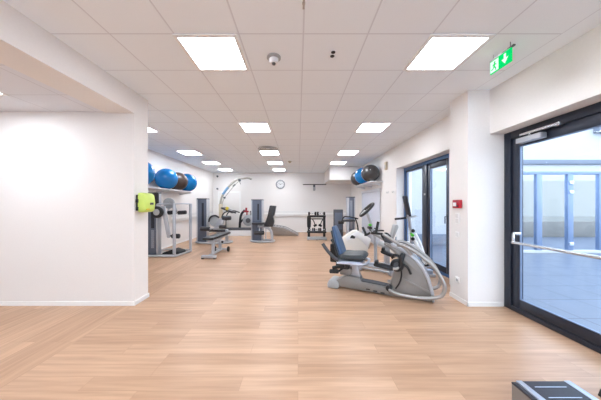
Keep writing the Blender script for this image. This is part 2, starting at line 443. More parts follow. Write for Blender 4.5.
# ---- exit sign
t = thing('exit_sign', (2.07, 2.42, 2.94), 'green lit exit sign with white arrow hanging from the ceiling', 'sign')
MB().box(-.008, .008, -.125, .125, -.135, 0, .002).build('sign_panel', M['sgreen'], t, smooth=False)
MB().box(-.013, .013, -.155, -.09, -.002, .012, .003).cyl((0, -.11, .008), (0, -.11, .06), .003, seg=8).build('sign_hanger', M['ndark'], t)
MB().box(-.012, .012, -.115, .125, -.003, .01, .002).cyl((0, .09, .008), (0, .09, .06), .003, seg=10).build('sign_rail', M['lgrey'], t)
# arrow and pictogram (raised, on the side facing the room)
b = MB()
b.prism([(-.07, -.02), (-.046, -.02), (-.046, -.066), (-.02, -.066), (-.058, -.118), (-.096, -.066), (-.07, -.066)], -.0095, -.0078, 'yz')
b.build('arrow', M['swhite'], t, smooth=False)
b = MB().box(-.0095, -.0078, .018, .118, -.128, -.012)
dr = b.build('door_field', M['swhite'], t, smooth=False)
b = MB()
b.cyl((-.0112, .062, -.035), (-.0095, .062, -.035), .010, seg=14)
def limb(p, q, w):
    (a, c), (d, e) = p, q; L = math.hypot(d-a, e-c); nx, ny = -(e-c)/L*w, (d-a)/L*w
    b.prism([(a+nx, c+ny), (d+nx, e+ny), (d-nx, e-ny), (a-nx, c-ny)], -.0112, -.0095, 'yz')
limb((.064, -.045), (.07, -.08), .009); limb((.068, -.078), (.05, -.098), .006); limb((.05, -.098), (.052, -.12), .005)
limb((.072, -.078), (.085, -.098), .006); limb((.085, -.098), (.105, -.1), .005); limb((.062, -.05), (.042, -.066), .005); limb((.068, -.05), (.088, -.062), .005)
b.build('running_figure', M['sgreen'], dr, smooth=False)

# ------------------------------------------------------------------ wall fittings
# lime green defibrillator case on the partition end
t = thing('defibrillator', (-2.291, 3.46, 1.44), 'lime green defibrillator case on the end of the white partition', 'defibrillator')
MB().prism([(0.03, -.135), (.105, -.14), (.135, -.11), (.145, 0), (.13, .11), (.10, .14), (.03, .14)], -.13, .12, 'xz', .022).build('case', M['green'], t)
MB().box(0, .032, -.115, .13, -.11, .11, .006).build('wall_bracket', M['black'], t)
for z in (-.0875, .025): MB().box(.02, .05, -.15, -.125, z-.027, z+.027, .006).build('latch', M['black'], t)
MB().box(.138, .148, -.02, .06, -.03, .0, .003).build('display', M['ndark'], t)
MB().box(.130, .147, -.09, -.03, -.105, -.085, .003).build('pull_tab', M['yellow'], t)

# fire alarm on pillar + switches
t = thing('fire_alarm_button', (2.36, 3.48, 1.42), 'red fire alarm call point on the white pillar', 'alarm')
MB().box(-.045, 0, -.075, .075, -.06, .06, .006).build('housing', M['red'], t)
MB().box(-.052, -.044, -.012, .052, -.034, .022, .003).build('glass_window', M['white'], t)
MB().lathe([(0, -.006), (.014, -.006), (.014, 0), (0, 0)], (-.05, -.045, -.03), 'x', 16).build('button', M['ndark'], t)
def plate(name, y, z, h, label, cat, n):
    t = thing(name, (2.36, y, z), label, cat)
    MB().box(-.011, 0, -.042, .042, -h/2, h/2, .004).build('cover_plate', M['base'], t)
    for k in range(n):
        zc = (k-(n-1)/2)*.075
        if name == 'light_switch': MB().box(-.018, -.01, -.028, .028, zc-.03, zc+.03, .003).build('rocker', M['trunk'], t)
        else: MB().lathe([(0, -.004), (.02, -.004), (.022, .004), (0, .004)], (-.012, 0, zc), 'x', 20).build('socket_cup', M['lgrey'], t)
plate('light_switch', 3.5, 1.21, .16, 'white double light switch below the red alarm on the pillar', 'switch', 2)
plate('light_switch', 3.5, .97, .085, 'white single light switch, the lower one on the pillar', 'switch', 1)
plate('wall_socket', 3.5, .3, .085, 'white power socket low on the pillar above the skirting', 'socket', 1)
t = thing('wall_speaker', (2.68, 7.15, 2.57), 'narrow beige box high on the right wall beside the exercise balls', 'sensor')
MB().box(-.06, 0, -.08, .08, -.12, .12, .01).build('housing', M['beige'], t)
MB().box(-.066, -.058, -.05, .05, -.08, .03, .003).build('grille', M['lgrey'], t)
for y, lb in ((6.6, 'right one of two small white coat hooks on the right wall'), (7.0, 'left one of two small white coat hooks on the right wall')):
    t = thing('wall_hook', (2.68, y, 1.77), lb, 'hook', group='wall hooks')
    MB().box(-.01, 0, -.02, .02, -.04, .04, .004).build('hook_plate', M['trunk'], t)
    MB().tube([(-.008, 0, .02), (-.03, 0, -.02), (-.055, 0, -.025), (-.06, 0, .015)], .007, 8).build('hook_arm', M['lgrey'], t)

# clock
t = thing('wall_clock', (-.89, 12.0, 2.41), 'round grey rimmed clock on the back wall', 'clock')
MB().lathe([(0, 0), (.235, 0), (.235, .05), (.18, .055), (.178, .03), (0, .03)], (0, 0, 0), 'y', 40).build('rim', M['crim'], t).rotation_euler = (0, 0, PI)
fc = MB().lathe([(0, .031), (.198, .031), (.198, .035), (0, .035)], (0, 0, 0), 'y', 40).build('face', M['clockf'], t)
fc.rotation_euler = (0, 0, PI)
for k in range(12):
    a = k*PI/6; l = .03 if k % 3 else .045
    sa, ca = math.sin(a), math.cos(a)
    MB().prism([(sa*(.18-l)-ca*.006, ca*(.18-l)+sa*.006), (sa*.18-ca*.006, ca*.18+sa*.006), (sa*.18+ca*.006, ca*.18-sa*.006), (sa*(.18-l)+ca*.006, ca*(.18-l)-sa*.006)],
               -.039, -.035, 'xz').build('hour_mark', M['slot'], t, smooth=False)
for a, l, w, nm in ((R(-62), .10, .011, 'hour_hand'), (R(68), .15, .008, 'minute_hand')):
    s_, c_ = math.sin(a), math.cos(a)
    MB().prism([(-s_*.03-c_*w, -c_*.03+s_*w), (s_*l-c_*w*.6, c_*l+s_*w*.6), (s_*l+c_*w*.6, c_*l-s_*w*.6), (-s_*.03+c_*w, -c_*.03-s_*w)],
               -.046 if nm[0] == 'm' else -.043, -.040, 'xz').build(nm, M['slot'], t, smooth=False)

# pull-up bar on the back wall
t = thing('pull_up_bar', (.82, 12.0, 2.36), 'black pull up bar mounted high on the back wall', 'bar')
MB().cyl((-.58, -.32, .02), (.57, -.32, .02), .022).build('bar', M['black'], t)
MB().box(-.05, .05, -.02, 0, -.26, .06, .004).box(-.035, .035, -.33, -.01, -.0, .04, .004).build('wall_mount', M['ndark'], t)
MB().box(-.06, .06, -.075, -.018, -.25, -.08, .01).build('mount_box', M['lgrey'], t)
t = thing('cable_trunking', (-.3, 11.998, .93), 'long white cable trunking along the back wall', 'trunking')
MB().box(-2.5, 2.85, -.06, 0, -.13, .13, .004).build('channel', M['trunk'], t)
MB().box(-2.5, 2.85, -.066, -.058, -.03, .05).build('channel_cover', M['base'], t)
t = thing('wall_rail', (-4.3, 9.9, .93), 'white cable trunking along the left wall behind the machines', 'trunking')
MB().box(0, .06, -2.0, 1.9, -.13, .13, .004).build('channel', M['trunk'], t)
MB().box(.058, .066, -2.0, 1.9, -.03, .05).build('channel_cover', M['base'], t)

# door 3: plain white door in the back wall
d3 = bpy.data.objects.new('door_3', None); COL.objects.link(d3); d3.location = (-3.47, 12.0, 0)
structure(d3, 'plain white door in the back wall behind the treadmill', 'door')
MB().box(-.58, -.5, -.03, 0, 0, 2.06).box(.5, .58, -.03, 0, 0, 2.06).box(-.5, .5, -.03, 0, 1.98, 2.06).build('frame', M['base'], d3, smooth=False)
MB().box(-.5, .5, -.02, 0, .01, 1.98, .003).build('door_leaf', M['wall'], d3)
MB().cyl((.43, -.02, 1.03), (.43, -.06, 1.03), .012, seg=12).cyl((.43, -.055, 1.03), (.31, -.055, 1.03), .01, seg=12).build('door_handle', M['chrome'], d3)
for z, lb in ((2.83, 'upper small dark spot lamp on the back wall beside the left corner'), (2.2, 'lower small dark spot lamp on the back wall beside the left corner')):
    t = thing('wall_spot', (-4.08, 12.0, z), lb, 'lamp', group='spot lamps by the left corner')
    MB().cyl((0, 0, 0), (0, -.05, 0), .04, seg=16).build('spot_base', M['lgrey'], t)
    MB().cyl((0, -.05, 0), (.05, -.13, -.03), .035, .045, seg=16).build('spot_head', M['ndark'], t)

# ------------------------------------------------------------------ balls and shelves
def shelf(x0, x1, y0, y1, ztop, label, wallx):
    t = thing('wall_shelf', (wallx, (y0+y1)/2, ztop), label, 'shelf')
    o = t.location
    MB(o).box(x0, x1, y0, y1, ztop-.024, ztop, .004).build('shelf_board', M['wshelf'], t)
    fx = x1 if wallx < 0 else x0
    MB(o).box(fx-.006, fx+.006, y0, y1, ztop-.026, ztop+.008, .003).build('front_lip', M['wshelf'], t)
    n = 3
    for k in range(n):
        y = y0+.25+(y1-y0-.5)*k/(n-1)
        w = wallx
        if w < 0: P = [(w, ztop-.035), (x1-.04, ztop-.035), (x1-.04, ztop-.055), (w+.02, ztop-.12), (w, ztop-.12)]
        else: P = [(w, ztop-.035), (x0+.04, ztop-.035), (x0+.04, ztop-.055), (w-.02, ztop-.12), (w, ztop-.12)]
        MB(o).prism(P, y-.012, y+.012, 'xz').build('bracket', M['wshelf'], t)
    return t
shelf(-4.3, -3.84, 5.5, 8.85, 1.865, 'long white wall shelf holding balls above the left machines', -4.3)
shelf(2.30, 2.68, 7.45, 9.75, 2.14, 'white wall shelf holding balls on the right wall', 2.68)
def ball(x, y, zbase, r, m, label, grp):
    o = MB()
    # slightly flattened where it rests; fine ribs round the equator
    prof = []
    N = 40
    for i in range(N+1):
        a = -PI/2+PI*i/N
        rr = r*math.cos(a); h = r*math.sin(a)*.985
        if 10 < i < N-10 and i % 3 == 0: rr *= 1.006
        prof.append((max(rr, 0) if 0 < i < N else 0, h))
    o.lathe(prof, (0, 0, 0), 'z', 48)
    ob = o.build('exercise_ball', m); ob.location = (x, y, zbase+r*.985)
    ob.rotation_euler = (random.uniform(-.03, .03), random.uniform(-.03, .03), random.uniform(0, 6))
    tag(ob, label, 'exercise ball', grp)
    MB().lathe([(0, -.004), (.014, -.004), (.012, .004), (0, .005)], (-r*.95 if x > 0 else r*.95, 0, r*.31), 'x', 12).build('valve_plug', M['lgrey'], ob)
LG = 'balls on the left shelf'; RG = 'balls on the right shelf'
ball(-3.95, 5.92, 1.865, .335, M['bball'], 'blue exercise ball on the left shelf, half hidden by the partition', LG)
ball(-3.95, 7.12, 1.865, .314, M['bball'], 'large blue exercise ball on the left shelf, fully in view', LG)
ball(-3.97, 7.82, 1.865, .305, M['bdark'], 'dark brown exercise ball between two blue ones on left shelf', LG)
ball(-3.97, 8.50, 1.865, .325, M['bball'], 'blue exercise ball at the far end of left shelf', LG)
ball(2.37, 7.78, 2.14, .29, M['dball'], 'shiny dark grey exercise ball nearest on the right shelf', RG)
ball(2.345, 8.52, 2.14, .30, M['bball'], 'blue exercise ball between two dark ones on the right shelf', RG)
ball(2.35, 9.28, 2.14, .285, M['dball'], 'dark grey exercise ball at the far end of right shelf', RG)
# vertical blind under right shelf
t = thing('vertical_blind', (2.68, 8.7, 0), 'white vertical blind under the right ball shelf', 'blind')
b = MB()
for k in range(17):
    y = -.98+k*.122
    b.box(-.05, -.042, y-.055, y+.055, .08, 1.86, M=Matrix.Rotation(R(14), 4, 'Z'))
b.build('slats', M['blind'], t, smooth=False)
MB().box(-.08, 0, -1.06, 1.06, 1.86, 1.93, .006).build('head_rail', M['wshelf'], t)

# ------------------------------------------------------------------ recumbent cross trainer in front (grey)
nu = thing('recumbent_stepper', (.639, 4.11, 0), 'grey recumbent stepper with backrest coloured by blue window light, nearest of the machines on the right', 'exercise machine', R(-24.03))
# main rail
MB().prism([(-.02, .04), (.62, .02), (.95, .0), (.95, .13), (.62, .15), (.46, .16), (.44, .225), (.22, .235), (.06, .14), (.0, .10)], -.11, .11, 'xz', .018).build('main_rail', M['ngrey'], nu)
MB().prism([(.46, .158), (.62, .150), (.88, .125), (.88, .140), (.62, .164), (.46, .172)], -.075, .075, 'xz').build('tread_strip', M['ndark'], nu)
for k in range(3): MB().box(.54+.11*k, .60+.11*k, -.112, -.109, .05-.012*k, .07-.012*k).build('rail_slot', M['black'], nu)
MB().prism([(-.09, .0), (.09, .0), (.11, .07), (.08, .125), (-.02, .145), (-.07, .13), (-.10, .07)], -.15, .15, 'xz', .025).build('rear_foot', M['lgrey'], nu)
# tower fairing
tw = MB().prism([(.855, .0), (.875, .10), (.93, .30), (.99, .45), (1.02, .56), (.975, .66), (.87, .745), (.79, .80), (.83, .83), (.92, .80), (1.10, .72), (1.25, .61),
                 (1.35, .48), (1.42, .33), (1.465, .15), (1.475, .0)], -.12, .12, 'xz', .03).build('tower_fairing', M['ngrey'], nu)
MB().prism([(.905, .823), (1.10, .745), (1.262, .628), (1.37, .49), (1.44, .335), (1.487, .15), (1.495, .02), (1.47, .0), (1.44, .15), (1.395, .32), (1.33, .465), (1.235, .59), (1.09, .695), (.92, .78)],
           -.135, .135, 'xz', .01).build('tower_rim', M['silver'], tw)
MB().prism([(1.02, .30), (1.08, .31), (1.44, .16), (1.455, .10), (1.10, .26), (1.02, .27)], -.135, -.115, 'xz', .006).build('tower_crease', M['ngrey'], tw)
# crank cluster on the near side
cr = MB().cyl((1.0, -.12, .50), (1.0, -.19, .50), .095, seg=28, bev=.015).build('crank_cover', M['black'], nu)
MB().cyl((1.0, -.19, .50), (1.0, -.20, .50), .05, seg=20).build('crank_cap', M['ndark'], cr)
MB().box(1.02, 1.09, -.20, -.14, .47, .70, .02, M=Matrix.Rotation(R(18), 4, 'Y')).tube([(.93, -.17, .60), (.96, -.18, .66), (1.04, -.18, .63), (1.06, -.18, .55)], .018, 8).build('crank_arm', M['black'], cr)
MB().tube([(1.08, -.16, .52), (1.14, -.17, .49), (1.17, -.17, .43), (1.185, -.17, .39)], .018, 8).build('crank_lever', M['black'], cr)
MB().tube([(1.05, -.17, .50), (1.06, -.175, .36), (1.03, -.175, .24), (.98, -.17, .15)], .012, 8).build('pull_strap', M['black'], cr)
# pedals
for v, P, ln in ((-.2, [(.665, .50), (.945, .452)], 'near'), (.17, [(.735, .635), (.955, .56)], 'far')):
    (a, z0), (c, z1) = P
    pd = MB().prism([(a, z0), (a+.05, z0+.025), (c, z1+.03), (c, z1-.02), (a+.02, z0-.03)], v-.06, v+.06, 'xz', .008).build('pedal', M['black'], nu)
    s = -1 if v < 0 else 1
    MB().tube([(c-.02, v, z1), (c+.06, v-.0*s, z1+.01), (1.03, s*.13, .53)], .02, 8).build('pedal_arm', M['ntube'], pd)
    MB().box(a+.02, a+.07, v-.065, v+.065, z0+.0, z0+.055, .008).build('heel_stop', M['rubber'], pd)
# hoop rails each side of the tower
def hoop(v, name):
    w = v
    MB().tube([(1.0, w*.9, .81), (1.10, w, .80), (1.25, w, .725), (1.455, w, .555), (1.565, w, .385), (1.608, w, .26), (1.57, w, .145), (1.455, w, .095), (1.24, w, .07), (1.0, w, .085), (.90, w, .13), (.87, w*.6, .16)],
              .026, 12, sub=6).build(name, M['ntube'], nu)
hoop(-.2, 'side_hoop'); hoop(.2, 'side_hoop')
MB().cyl((.885, -.215, .15), (.885, -.10, .15), .045, seg=20, bev=.01).build('hoop_clamp', M['black'], nu)
for s in (-1, 1): MB().cyl((1.40, s*.12, .50), (1.48, s*.2, .53), .014, seg=10).build('hoop_strut', M['ntube'], nu)
# arms with upright grips
def arm(v, P, g0, g1, b0, b1):
    a = MB().tube(P, .022, 10).build('arm', M['ntube'], nu)
    MB().tube([g1, g0], .021, 10).tube([b0, g0, b1], .019, 10, sub=1).build('hand_grip', M['black'], a)
arm(-.2, [(.80, -.2, .965), (.86, -.2, .93), (.96, -.2, .865), (1.10, -.19, .775), (1.20, -.17, .68)],
    (.70, -.2, .97), (.735, -.2, 1.15), (.63, -.2, .975), (.80, -.2, .965))
arm(.2, [(.57, .2, .93), (.68, .2, .885), (.83, .2, .80), (.98, .19, .735), (1.10, .17, .66)],
    (.50, .2, .885), (.44, .2, 1.02), (.47, .2, .885), (.57, .2, .93))
MB().tube([(.80, -.02, .90), (.775, -.02, .93), (.79, -.02, .90), (.85, -.02, .80), (.90, -.02, .74), (.93, -.02, .73)], .025, 10).tube(
    [(.78, .0, .93), (.84, .0, .95), (.90, .0, .90)], .018, 8).build('display_handle', M['black'], nu)
MB().prism([(.82, .80), (.80, .93), (.86, .95), (.94, .80)], -.09, .09, 'xz', .015).build('display_head', M['ndark'], nu)
# seat
MB().prism([(.12, .52), (.50, .515), (.545, .55), (.535, .59), (.48, .622), (.30, .605), (.15, .605), (.11, .57)], -.215, .215, 'xz', .03).build('seat', M['nblack'], nu)
bk = MB()
# backrest: shaped pad, leaning back
seg = [(.52, .185), (.58, .21), (.72, .215), (.84, .19), (.95, .155), (1.02, .13), (1.045, .10)]
for i in range(len(seg)-1):
    pass
t_ = bmesh.new(); rings = []
for z, w in seg:
    u = .165-(z-.52)*.33
    d = .05 if z < 1.0 else .035
    ring = []
    for (a, c) in ((-1, 0), (-.75, .55), (0, .45), (.75, .55), (1, 0), (.75, -.75), (0, -.9), (-.75, -.75)):
        ring.append(t_.verts.new((u+c*d*1.3, a*w, z+c*.012)))
    rings.append(ring)
for a, c in zip(rings, rings[1:]):
    for k in range(8): t_.faces.new((a[k], a[(k+1) % 8], c[(k+1) % 8], c[k]))
t_.faces.new(rings[0]); t_.faces.new(rings[-1])
bmesh.ops.recalc_face_normals(t_, faces=t_.faces)
bk._merge(t_)
bo = bk.build('backrest', M['nbluelit'], nu)
mdf = bo.modifiers.new('soft', 'SUBSURF'); mdf.levels = 2; mdf.render_levels = 2
MB().prism([(.055, .55), (.11, .55), (.0, .97), (-.045, .97)], -.13, .13, 'xz', .015).build('back_shell', M['nblack'], nu)
for s in (-1, 1):
    MB().tube([(.13, s*.25, .51), (.07, s*.26, .54), (-.02, s*.265, .62), (-.09, s*.265, .70), (-.135, s*.265, .765)], .028, 10).build('armrest', M['ndark'], nu)
MB().tube([(.10, -.25, .47), (.50, -.22, .475), (.56, -.10, .48), (.56, .10, .48), (.50, .22, .475), (.10, .25, .47)], .02, 10).box(.08, .48, -.21, .21, .455, .5, .01).build('seat_frame', M['alu'], nu)
MB().box(-.06, .06, -.10, .10, .43, .74, .02).build('back_bracket', M['black'], nu)
MB().prism([(.26, .23), (.44, .225), (.42, .30), (.40, .47), (.30, .47), (.30, .34)], -.05, .05, 'xz', .012).build('seat_post', M['silver'], nu)
lv = MB().box(.04, .26, -.10, .06, .33, .45, .02).cyl((.0, -.13, .345), (.2, -.13, .40), .03, seg=14).build('seat_mechanism', M['black'], nu)
MB().cyl((-.05, -.14, .285), (.10, -.14, .30), .036, seg=16, bev=.01).cyl((.10, -.14, .30), (.2, -.08, .38), .016, seg=10).build('adjust_handle', M['rubber'], lv)
MB().box(.10, .30, -.07, .07, .23, .35, .015).build('carriage', M['ngrey'], nu)

# ------------------------------------------------------------------ white recumbent bike behind it
bkx = thing('recumbent_bike', (1.5, 5.2, 0), 'white recumbent exercise bike with black ring console behind the grey stepper', 'exercise machine')
o = (1.5, 5.2, 0)
MB(o).prism([(.95, .10), (1.46, .12), (1.50, .40), (1.56, .58), (1.58, .66), (1.38, .80), (1.27, .855), (1.21, .84), (.97, .68), (.955, .5)], 5.10, 5.30, 'xz', .018).build('fairing', M['ivory'], bkx)
MB(o).prism([(1.11, .685), (1.155, .755), (1.235, .72), (1.215, .675)], 5.078, 5.322, 'xz', .006).build('crank_recess', M['black'], bkx)
MB(o).prism([(1.03, .70), (1.26, .83), (1.38, .785), (1.56, .655), (1.50, .50), (1.28, .70), (1.05, .63)], 5.088, 5.312, 'xz', .008).build('fairing_band', M['white'], bkx)
MB(o).box(.95, 2.12, 5.14, 5.26, .06, .13, .015).build('base_beam', M['alu'], bkx)
for x, y0, y1 in ((1.0, 4.92, 5.48), (2.06, 4.92, 5.48)): MB(o).box(x-.04, x+.04, y0, y1, 0, .07, .015).build('floor_foot', M['alu'], bkx)
MB(o).cyl((1.36, 5.21, .10), (1.885, 4.72, .10), .024, seg=12).build('side_rail', M['silver'], bkx)
MB(o).cyl((1.29, 5.14, .06), (1.85, 4.67, .06), .024, seg=12).build('side_rail', M['silver'], bkx)
MB(o).box(1.80, 1.93, 4.64, 4.76, 0, .13, .02).build('rail_end', M['alu'], bkx)
MB(o).box(1.22, 1.38, 5.06, 5.24, 0, .12, .015).build('rail_end', M['alu'], bkx)
MB(o).tube([(1.70, 5.2, .12), (1.70, 5.2, .4), (1.69, 5.2, .68), (1.66, 5.2, .82)], .035, 12).build('centre_post', M['silver'], bkx)
ps = MB(o).tube([(1.66, 5.2, .80), (1.60, 5.2, 1.0), (1.545, 5.2, 1.15), (1.51, 5.2, 1.26)], .034, 12).build('console_post', M['silver'], bkx)
cs = MB((0, 0, 0)); 
N = 28
ringp = []
for k in range(N):
    a = 2*PI*k/N
    ringp.append((0.0, .145*math.cos(a), .19*math.sin(a)))
cs.tube(ringp, .03, 8, closed=True, sub=1)
co = cs.build('console_ring', M['black'], bkx); co.location = (1.51-1.5, 5.2-5.2, 1.295); co.rotation_euler = (0, R(45), 0)
c2 = MB().box(-.025, .025, -.07, .07, -.17, -.03, .015).build('console_body', M['lgrey'], co)
MB().box(.022, .029, -.05, .05, -.15, -.05, .004).build('console_screen', M['slot'], c2)
kb = MB(o).cyl((1.58, 5.15, .96), (1.58, 5.25, .96), .028, seg=18, bev=.01).build('post_knob', M['knob'], bkx)
MB(o).cyl((1.57, 5.115, .90), (1.57, 5.285, .90), .035, seg=16, bev=.01).build('post_clamp', M['black'], kb)
for s in (-1, 1):
    MB(o).tube([(1.66, 5.2, .80), (1.62, 5.2+s*.15, .84), (1.70, 5.2+s*.22, .86), (1.80, 5.2+s*.22, .86)], .016, 8).build('handlebar', M['black'], bkx)
MB(o).tube([(1.48, 5.2+.16, .34), (1.55, 5.2+.16, .42)], .018, 8, sub=1).box(1.50, 1.60, 5.32, 5.42, .42, .45, .008).build('pedal', M['black'], bkx)
MB(o).tube([(1.48, 5.2-.16, .34), (1.41, 5.2-.16, .25)], .018, 8, sub=1).box(1.36, 1.46, 4.98, 5.08, .23, .26, .008).build('pedal', M['black'], bkx)
MB(o).prism([(1.80, .50), (2.10, .50), (2.13, .57), (2.05, .60), (1.84, .58)], 5.0, 5.4, 'xz', .02).build('seat', M['lgrey'], bkx)
MB(o).prism([(2.02, .66), (2.07, .66), (2.18, .92), (2.16, .98), (2.10, .97)], 5.11, 5.29, 'xz', .025).build('backrest', M['lgrey'], bkx)
MB(o).box(1.90, 2.0, 5.14, 5.26, .12, .50, .01).build('seat_post', M['silver'], bkx)
MB(o).tube([(2.0, 5.2, .46), (2.13, 5.2, .5), (2.15, 5.2, .7)], .022, 8).build('back_tube', M['silver'], bkx)

# ------------------------------------------------------------------ cross trainer by the glazed door
el = thing('cross_trainer', (2.4, 4.9, 0), 'silver cross trainer with tall black console in front of the terrace door', 'exercise machine')
o = (2.4, 4.9, 0)
MB(o).prism([(2.36, 5.5), (2.56, 5.5), (2.64, 4.62), (2.42, 4.62)], .05, .13, 'xy', .015).build('base_frame', M['alu'], el)
for y, x in ((5.52, 2.48), (4.62, 2.5)): MB(o).box(x-.2, x+.17, y-.04, y+.04, 0, .06, .012).build('floor_foot', M['silver'], el)
MB(o).tube([(2.48, 5.30, .12), (2.44, 5.1, .5), (2.37, 4.96, .80), (2.335, 4.94, 1.02), (2.295, 4.92, 1.2)], .035, 12).build('column', M['silver'], el)
MB(o).cyl((2.40, 5.32, .36), (2.54, 5.36, .36), .22, seg=32, bev=.03).build('flywheel_cover', M['white'], el)
cn = MB().box(-.022, .022, -.07, .07, -.02, .42, .02).build('console', M['slot'], el)
cn.location = (2.30-2.4, 4.92-4.9, 1.18); cn.rotation_euler = (0, R(-13), R(10))
MB().box(.02, .026, -.055, .055, .1, .38, .004).build('console_screen', M['tower'], cn)
MB(o).cyl((2.0, 4.88, 1.11), (2.24, 4.92, 1.13), .022, seg=12).build('handlebar', M['black'], el)
MB(o).cyl((2.24, 4.92, 1.13), (2.47, 4.95, 1.17), .02, seg=12).build('handlebar', M['lgrey'], el)
for dx, dy in ((0, 0), (.10, .06)):
    a = MB(o).tube([(2.36+dx, 4.93+dy, .80), (2.42+dx, 4.86+dy, .62), (2.50+dx*.6, 4.76+dy, .36), (2.53+dx*.4, 4.70+dy, .22)], .036, 10).build('swing_arm', M['white'], el)
    MB(o).box(2.42+dx*.5, 2.54+dx*.5, 4.62+dy, 4.92+dy, .20, .24, .01).build('footplate', M['black'], a)
kn = MB(o).cyl((2.36, 4.86, .77), (2.36, 4.96, .80), .03, seg=18, bev=.01).build('joint_disc', M['knob'], el)
for z in (.70, .87): MB(o).ball((2.365 if z < .8 else 2.37, 4.88, z), .038, seg=16).build('joint_knob', M['black'], kn)

# ------------------------------------------------------------------ left hand machine with rail
h = thing('standing_hip_machine', (-3.7, 6.7, 0), 'standing weight machine inside a silver tube rail, leftmost, beside the partition', 'exercise machine')
o = (-3.7, 6.7, 0)
def tower(root, o, x0, x1, y0, y1, zt, slot=True, z0=.04):
    tw = MB(o).box(x0+.03, x1-.03, y0+.01, y1, z0, zt, .012).build('stack_shroud', M['tower'], root)
    MB(o).box(x0, x0+.04, y0-.01, y1, z0, zt+.0, .012).box(x1-.04, x1, y0-.01, y1, z0, zt, .012).build('shroud_edge', M['silver'], tw)
    MB(o).box(x0, x1, y0-.012, y1+.005, zt-.01, zt+.025, .01).build('shroud_cap', M['ndark'], tw)
    if slot:
        xm = (x0+x1)/2+.03
        MB(o).box(xm-.045, xm+.045, y0+.002, y0+.014, zt-.95, zt-.12, .004).build('window_slot', M['slot'], tw)
        b = MB(o)
        for k in range(9): b.box(xm-.035, xm+.035, y0-.006, y0+.012, zt-1.0-.055*k-.046, zt-1.0-.055*k, .003)
        b.build('weight_stack', M['plates'], tw)
    return tw
tower(h, o, -4.14, -3.80, 6.42, 6.60, 1.71)
MB(o).tube([(-4.12, 6.42, .03), (-3.7, 6.33, .03), (-3.33, 6.30, .03), (-3.26, 6.45, .03), (-3.20, 6.8, .03), (-3.23, 7.14, .03), (-3.6, 7.22, .03), (-4.1, 7.2, .03)], .03, 10, closed=True, sub=4).build('base_ring', M['silver'], h)
for x, y in ((-3.31, 6.34), (-3.22, 7.10)): MB(o).cyl((x, y, .03), (x, y, 1.43), .04, seg=16).build('rail_post', M['silver'], h)
MB(o).tube([(-3.95, 6.44, 1.42), (-3.6, 6.38, 1.42), (-3.31, 6.34, 1.42)], .018, 10).tube([(-3.31, 6.34, 1.42), (-3.24, 6.7, 1.43), (-3.22, 7.10, 1.42)], .018, 10).build('top_rail', M['silver'], h)
MB(o).cyl((-3.75, 6.86, 1.44), (-3.75, 6.92, 1.44), .16, seg=36, bev=.015).cyl((-3.75, 6.84, 1.44), (-3.75, 6.94, 1.44), .045, seg=16).build('cam_disc', M['lgrey'], h)
hb = MB(o).cyl((-3.80, 6.36, 1.20), (-3.80, 6.44, 1.20), .16, seg=32, bev=.015).build('pivot_disc', M['black'], h)
MB(o).cyl((-3.80, 6.345, 1.20), (-3.80, 6.365, 1.20), .085, seg=24, bev=.006).build('pivot_cap', M['lgrey'], hb)
MB(o).box(-3.95, -3.78, 6.40, 6.47, 1.4, 1.72, .02).build('head_block', M['black'], h)
lv = MB(o)
lv.prism([(-3.75, 1.36), (-3.64, 1.36), (-3.49, .57), (-3.51, .49), (-3.58, .50)], 6.47, 6.52, 'xz', .01)
lv = lv.build('lever', M['silver'], h)
MB(o).cyl((-3.52, 6.49, .55), (-3.42, 6.49, .54), .02, seg=10).cyl((-3.45, 6.49, .54), (-3.24, 6.49, .54), .065, seg=20, bev=.02).build('ankle_roller', M['pad'], lv)
MB(o).prism([(-3.72, 1.48), (-3.62, 1.46), (-3.5, 1.22), (-3.56, 1.2)], 6.86, 6.91, 'xz', .008).build('upper_lever', M['lgrey'], h)
for x0, x1 in ((-3.70, -3.47), (-3.42, -3.18)): MB(o).cyl((x0, 6.75, 1.17), (x1, 6.75, 1.185), .058, seg=20, bev=.02).build('hip_roller', M['pad'], h)
MB(o).cyl((-3.72, 6.75, 1.165), (-3.60, 6.75, 1.17), .018, seg=10).cyl((-3.48, 6.75, 1.18), (-3.40, 6.75, 1.182), .018, seg=10).cyl((-3.74, 6.75, 1.165), (-3.74, 6.9, 1.3), .018, seg=10).build('roller_axle', M['silver'], h)
MB(o).prism([(-3.78, .03), (-3.27, .03), (-3.30, .09), (-3.5, .15), (-3.72, .08)], 6.55, 6.95, 'xz', .01).build('footplate', M['rubber'], h)
MB(o).box(-4.05, -3.40, 6.5, 7.0, .012, .03).build('base_plate', M['lgrey'], h)

# ------------------------------------------------------------------ second left machine (leg curl) 
m2 = thing('leg_curl_machine', (-3.2, 8.6, 0), 'blue grey weight tower machine with disc wheel behind the weight bench', 'exercise machine')
o = (-3.2, 8.6, 0)
tower(m2, o, -3.68, -3.29, 8.6, 8.82, 1.60, slot=False)
MB(o).box(-3.50, -3.42, 8.602, 8.614, .62, 1.46, .004).build('window_slot', M['slot'], m2)
MB(o).tube([(-3.66, 8.56, .04), (-3.2, 8.36, .04), (-2.75, 8.38, .04), (-2.45, 8.55, .04), (-2.45, 8.75, .04), (-2.9, 8.9, .04), (-3.66, 8.9, .04)], .035, 10, closed=True, sub=4).build('base_ring', M['silver'], m2)
MB(o).cyl((-3.0, 8.52, .79), (-3.0, 8.60, .79), .19, seg=32, bev=.015).build('cam_disc', M['lgrey'], m2)
MB(o).tube([(-3.2, 8.50, .78), (-3.17, 8.50, .90), (-3.08, 8.50, .985), (-2.95, 8.50, 1.0), (-2.83, 8.5, .93)], .03, 8).build('disc_guard', M['black'], m2)
MB(o).prism([(-2.98, .52), (-2.72, .52), (-2.56, .88), (-2.62, .96), (-2.78, .90)], 8.3, 8.42, 'xz', .02).build('lever_housing', M['silver'], m2)
